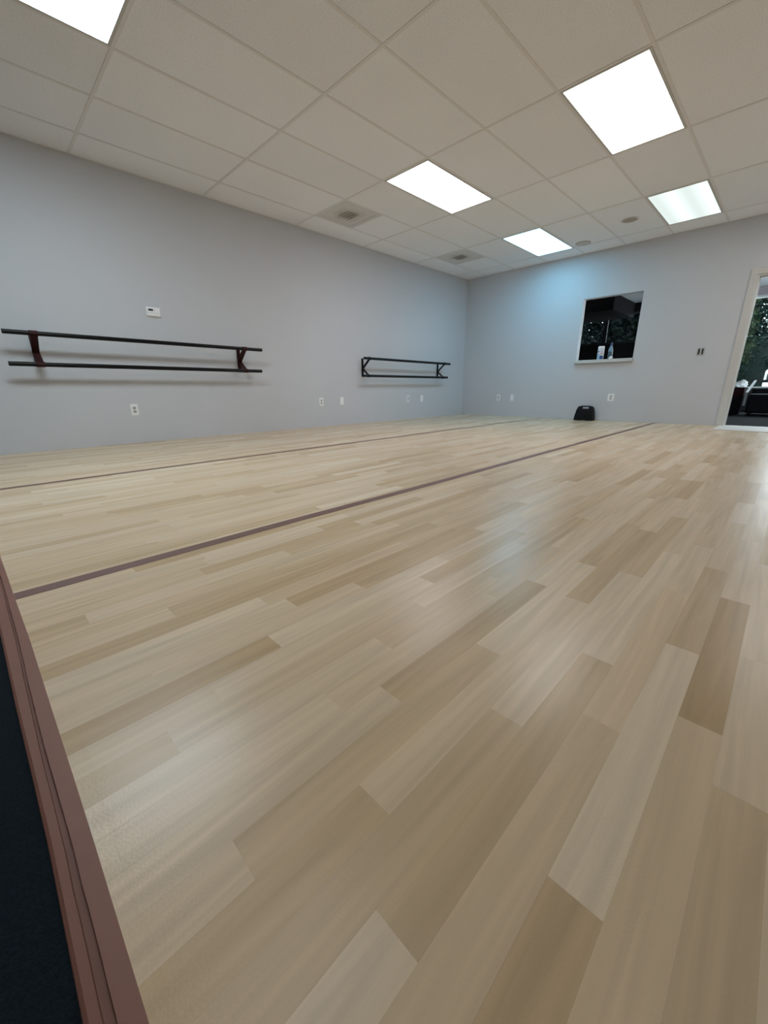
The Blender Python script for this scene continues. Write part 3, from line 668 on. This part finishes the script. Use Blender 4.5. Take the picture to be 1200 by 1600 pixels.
# ================================================================== THINGS ON SILL AND FLOOR
c = tag(empty('wipes_canister', (2.715, 0.045, WZ0)), 'white canister with blue printed label on the window ledge', 'canister')
MB().lathe([(0.046,0.0),(0.049,0.004),(0.049,0.178),(0.047,0.184)], 28).build('body', M['canister'], c, smooth=True)
MB().lathe([(0.0495,0.180),(0.0495,0.200),(0.044,0.212),(0.012,0.214)], 28).build('lid', M['plastic'], c, smooth=True)
def wrap(par, a0, a1, z0, z1, m, r=0.0497, dz=0):
    mb = MB(); k = 8; vs = []; fs = []
    for i in range(k+1):
        a = math.radians(a0 + (a1-a0)*i/k)
        vs += [(r*math.cos(a), r*math.sin(a), z0+dz*i/k), (r*math.cos(a), r*math.sin(a), z1)]
    for i in range(k): fs.append((2*i,2*i+2,2*i+3,2*i+1))
    mb.add(vs, fs).build('label', m, par)
wrap(c, 275, 345, 0.006, 0.062, M['blue'], dz=0.0)
wrap(c, 205, 272, 0.006, 0.090, M['lightblue'])
wrap(c, 228, 258, 0.105, 0.140, M['blue'], dz=0.02)
wrap(c, 290, 318, 0.085, 0.100, M['redprint']); wrap(c, 286, 312, 0.120, 0.130, M['lightblue'])
b = tag(empty('bottle', (2.862, 0.055, WZ0)), 'grey blue bottle with tapered neck and dark blue cap', 'bottle')
MB().lathe([(0.030,0.0),(0.035,0.006),(0.037,0.05),(0.036,0.12),(0.030,0.165),(0.017,0.20),(0.013,0.215)], 24).build('body', M['bottle'], b, smooth=True)
MB().lathe([(0.0365,0.12),(0.0305,0.165),(0.0175,0.20),(0.0135,0.214),(0.013,0.214)], 24).build('shoulder_label', mat('bottle_shoulder_label', (0.17,0.27,0.36), 0.3), b, smooth=True)
MB().lathe([(0.016,0.212),(0.0165,0.216),(0.0160,0.245),(0.012,0.262),(0.004,0.264)], 20).build('cap', M['bottle_cap'], b, smooth=True)
bm = bmesh.new(); bmesh.ops.create_icosphere(bm, subdivisions=3, radius=1)
for v in bm.verts:
    n = v.co.normalized(); d = 1 + 0.25*mnoise.noise(n*2.0 + Vector((9,2,1)))
    z = max(-0.6, n.z*d); v.co = Vector((n.x*d*0.030, n.y*d*0.020, (z+0.6)*0.027)); v.co.z += 0.35*max(0, v.co.x)
me = bpy.data.meshes.new('wad'); bm.to_mesh(me); bm.free(); me.materials.append(M['plastic'])
for p in me.polygons: p.use_smooth = True
o = bpy.data.objects.new('tissue_wad', me); COL.objects.link(o); o.location = (2.896, -0.010, WZ0)
tag(o, 'small white wad lying in front of the grey blue bottle', 'tissue')

# portable speaker on the floor
s = tag(empty('portable_speaker', (2.655, -0.20, 0)), 'black portable speaker with carry handle on the floor by the end wall', 'speaker')
def plan(hw, z, f=0.0): return [(-hw,0.13,z),(hw,0.13,z),(hw,0.0+f,z),(0.0,-0.035+f,z),(-hw,0.0+f,z)]
bd = MB()
bd.loft([plan(0.160,0.012), plan(0.150,0.090,0.008), plan(0.136,0.170,0.018), plan(0.130,0.196,0.022)])
bd.box((-0.158,0.0,0.0),(-0.035,0.125,0.014)); bd.box((0.035,0.0,0.0),(0.158,0.125,0.014))
for sg in (-1, 1):
    xs = lambda v: sg*v
    r0 = [(xs(0.062),0.03,0.194),(xs(0.130),0.03,0.194),(xs(0.130),0.125,0.194),(xs(0.062),0.125,0.194)]
    r1 = [(xs(0.062),0.035,0.222),(xs(0.122),0.035,0.222),(xs(0.122),0.12,0.222),(xs(0.062),0.12,0.222)]
    r2 = [(xs(0.062),0.045,0.244),(xs(0.098),0.045,0.240),(xs(0.098),0.11,0.240),(xs(0.062),0.11,0.244)]
    bd.loft([r0, r1, r2])
bd.build('body', M['speaker'], s, bevel=0.006)
MB().box((-0.070,0.05,0.227),(0.070,0.105,0.247)).build('handle', M['speaker'], s, bevel=0.006)
for sg in (-1, 1):
    g = []
    for zz, hw, f in ((0.035,0.148,0.003),(0.100,0.140,0.0095),(0.165,0.128,0.018)):
        g.append([(sg*0.012,-0.035+f-0.001,zz),(sg*hw,f-0.0035,zz),(sg*hw,f+0.004,zz),(sg*0.012,-0.028+f,zz)])
    MB().loft(g).build('grille', M['grille'], s)
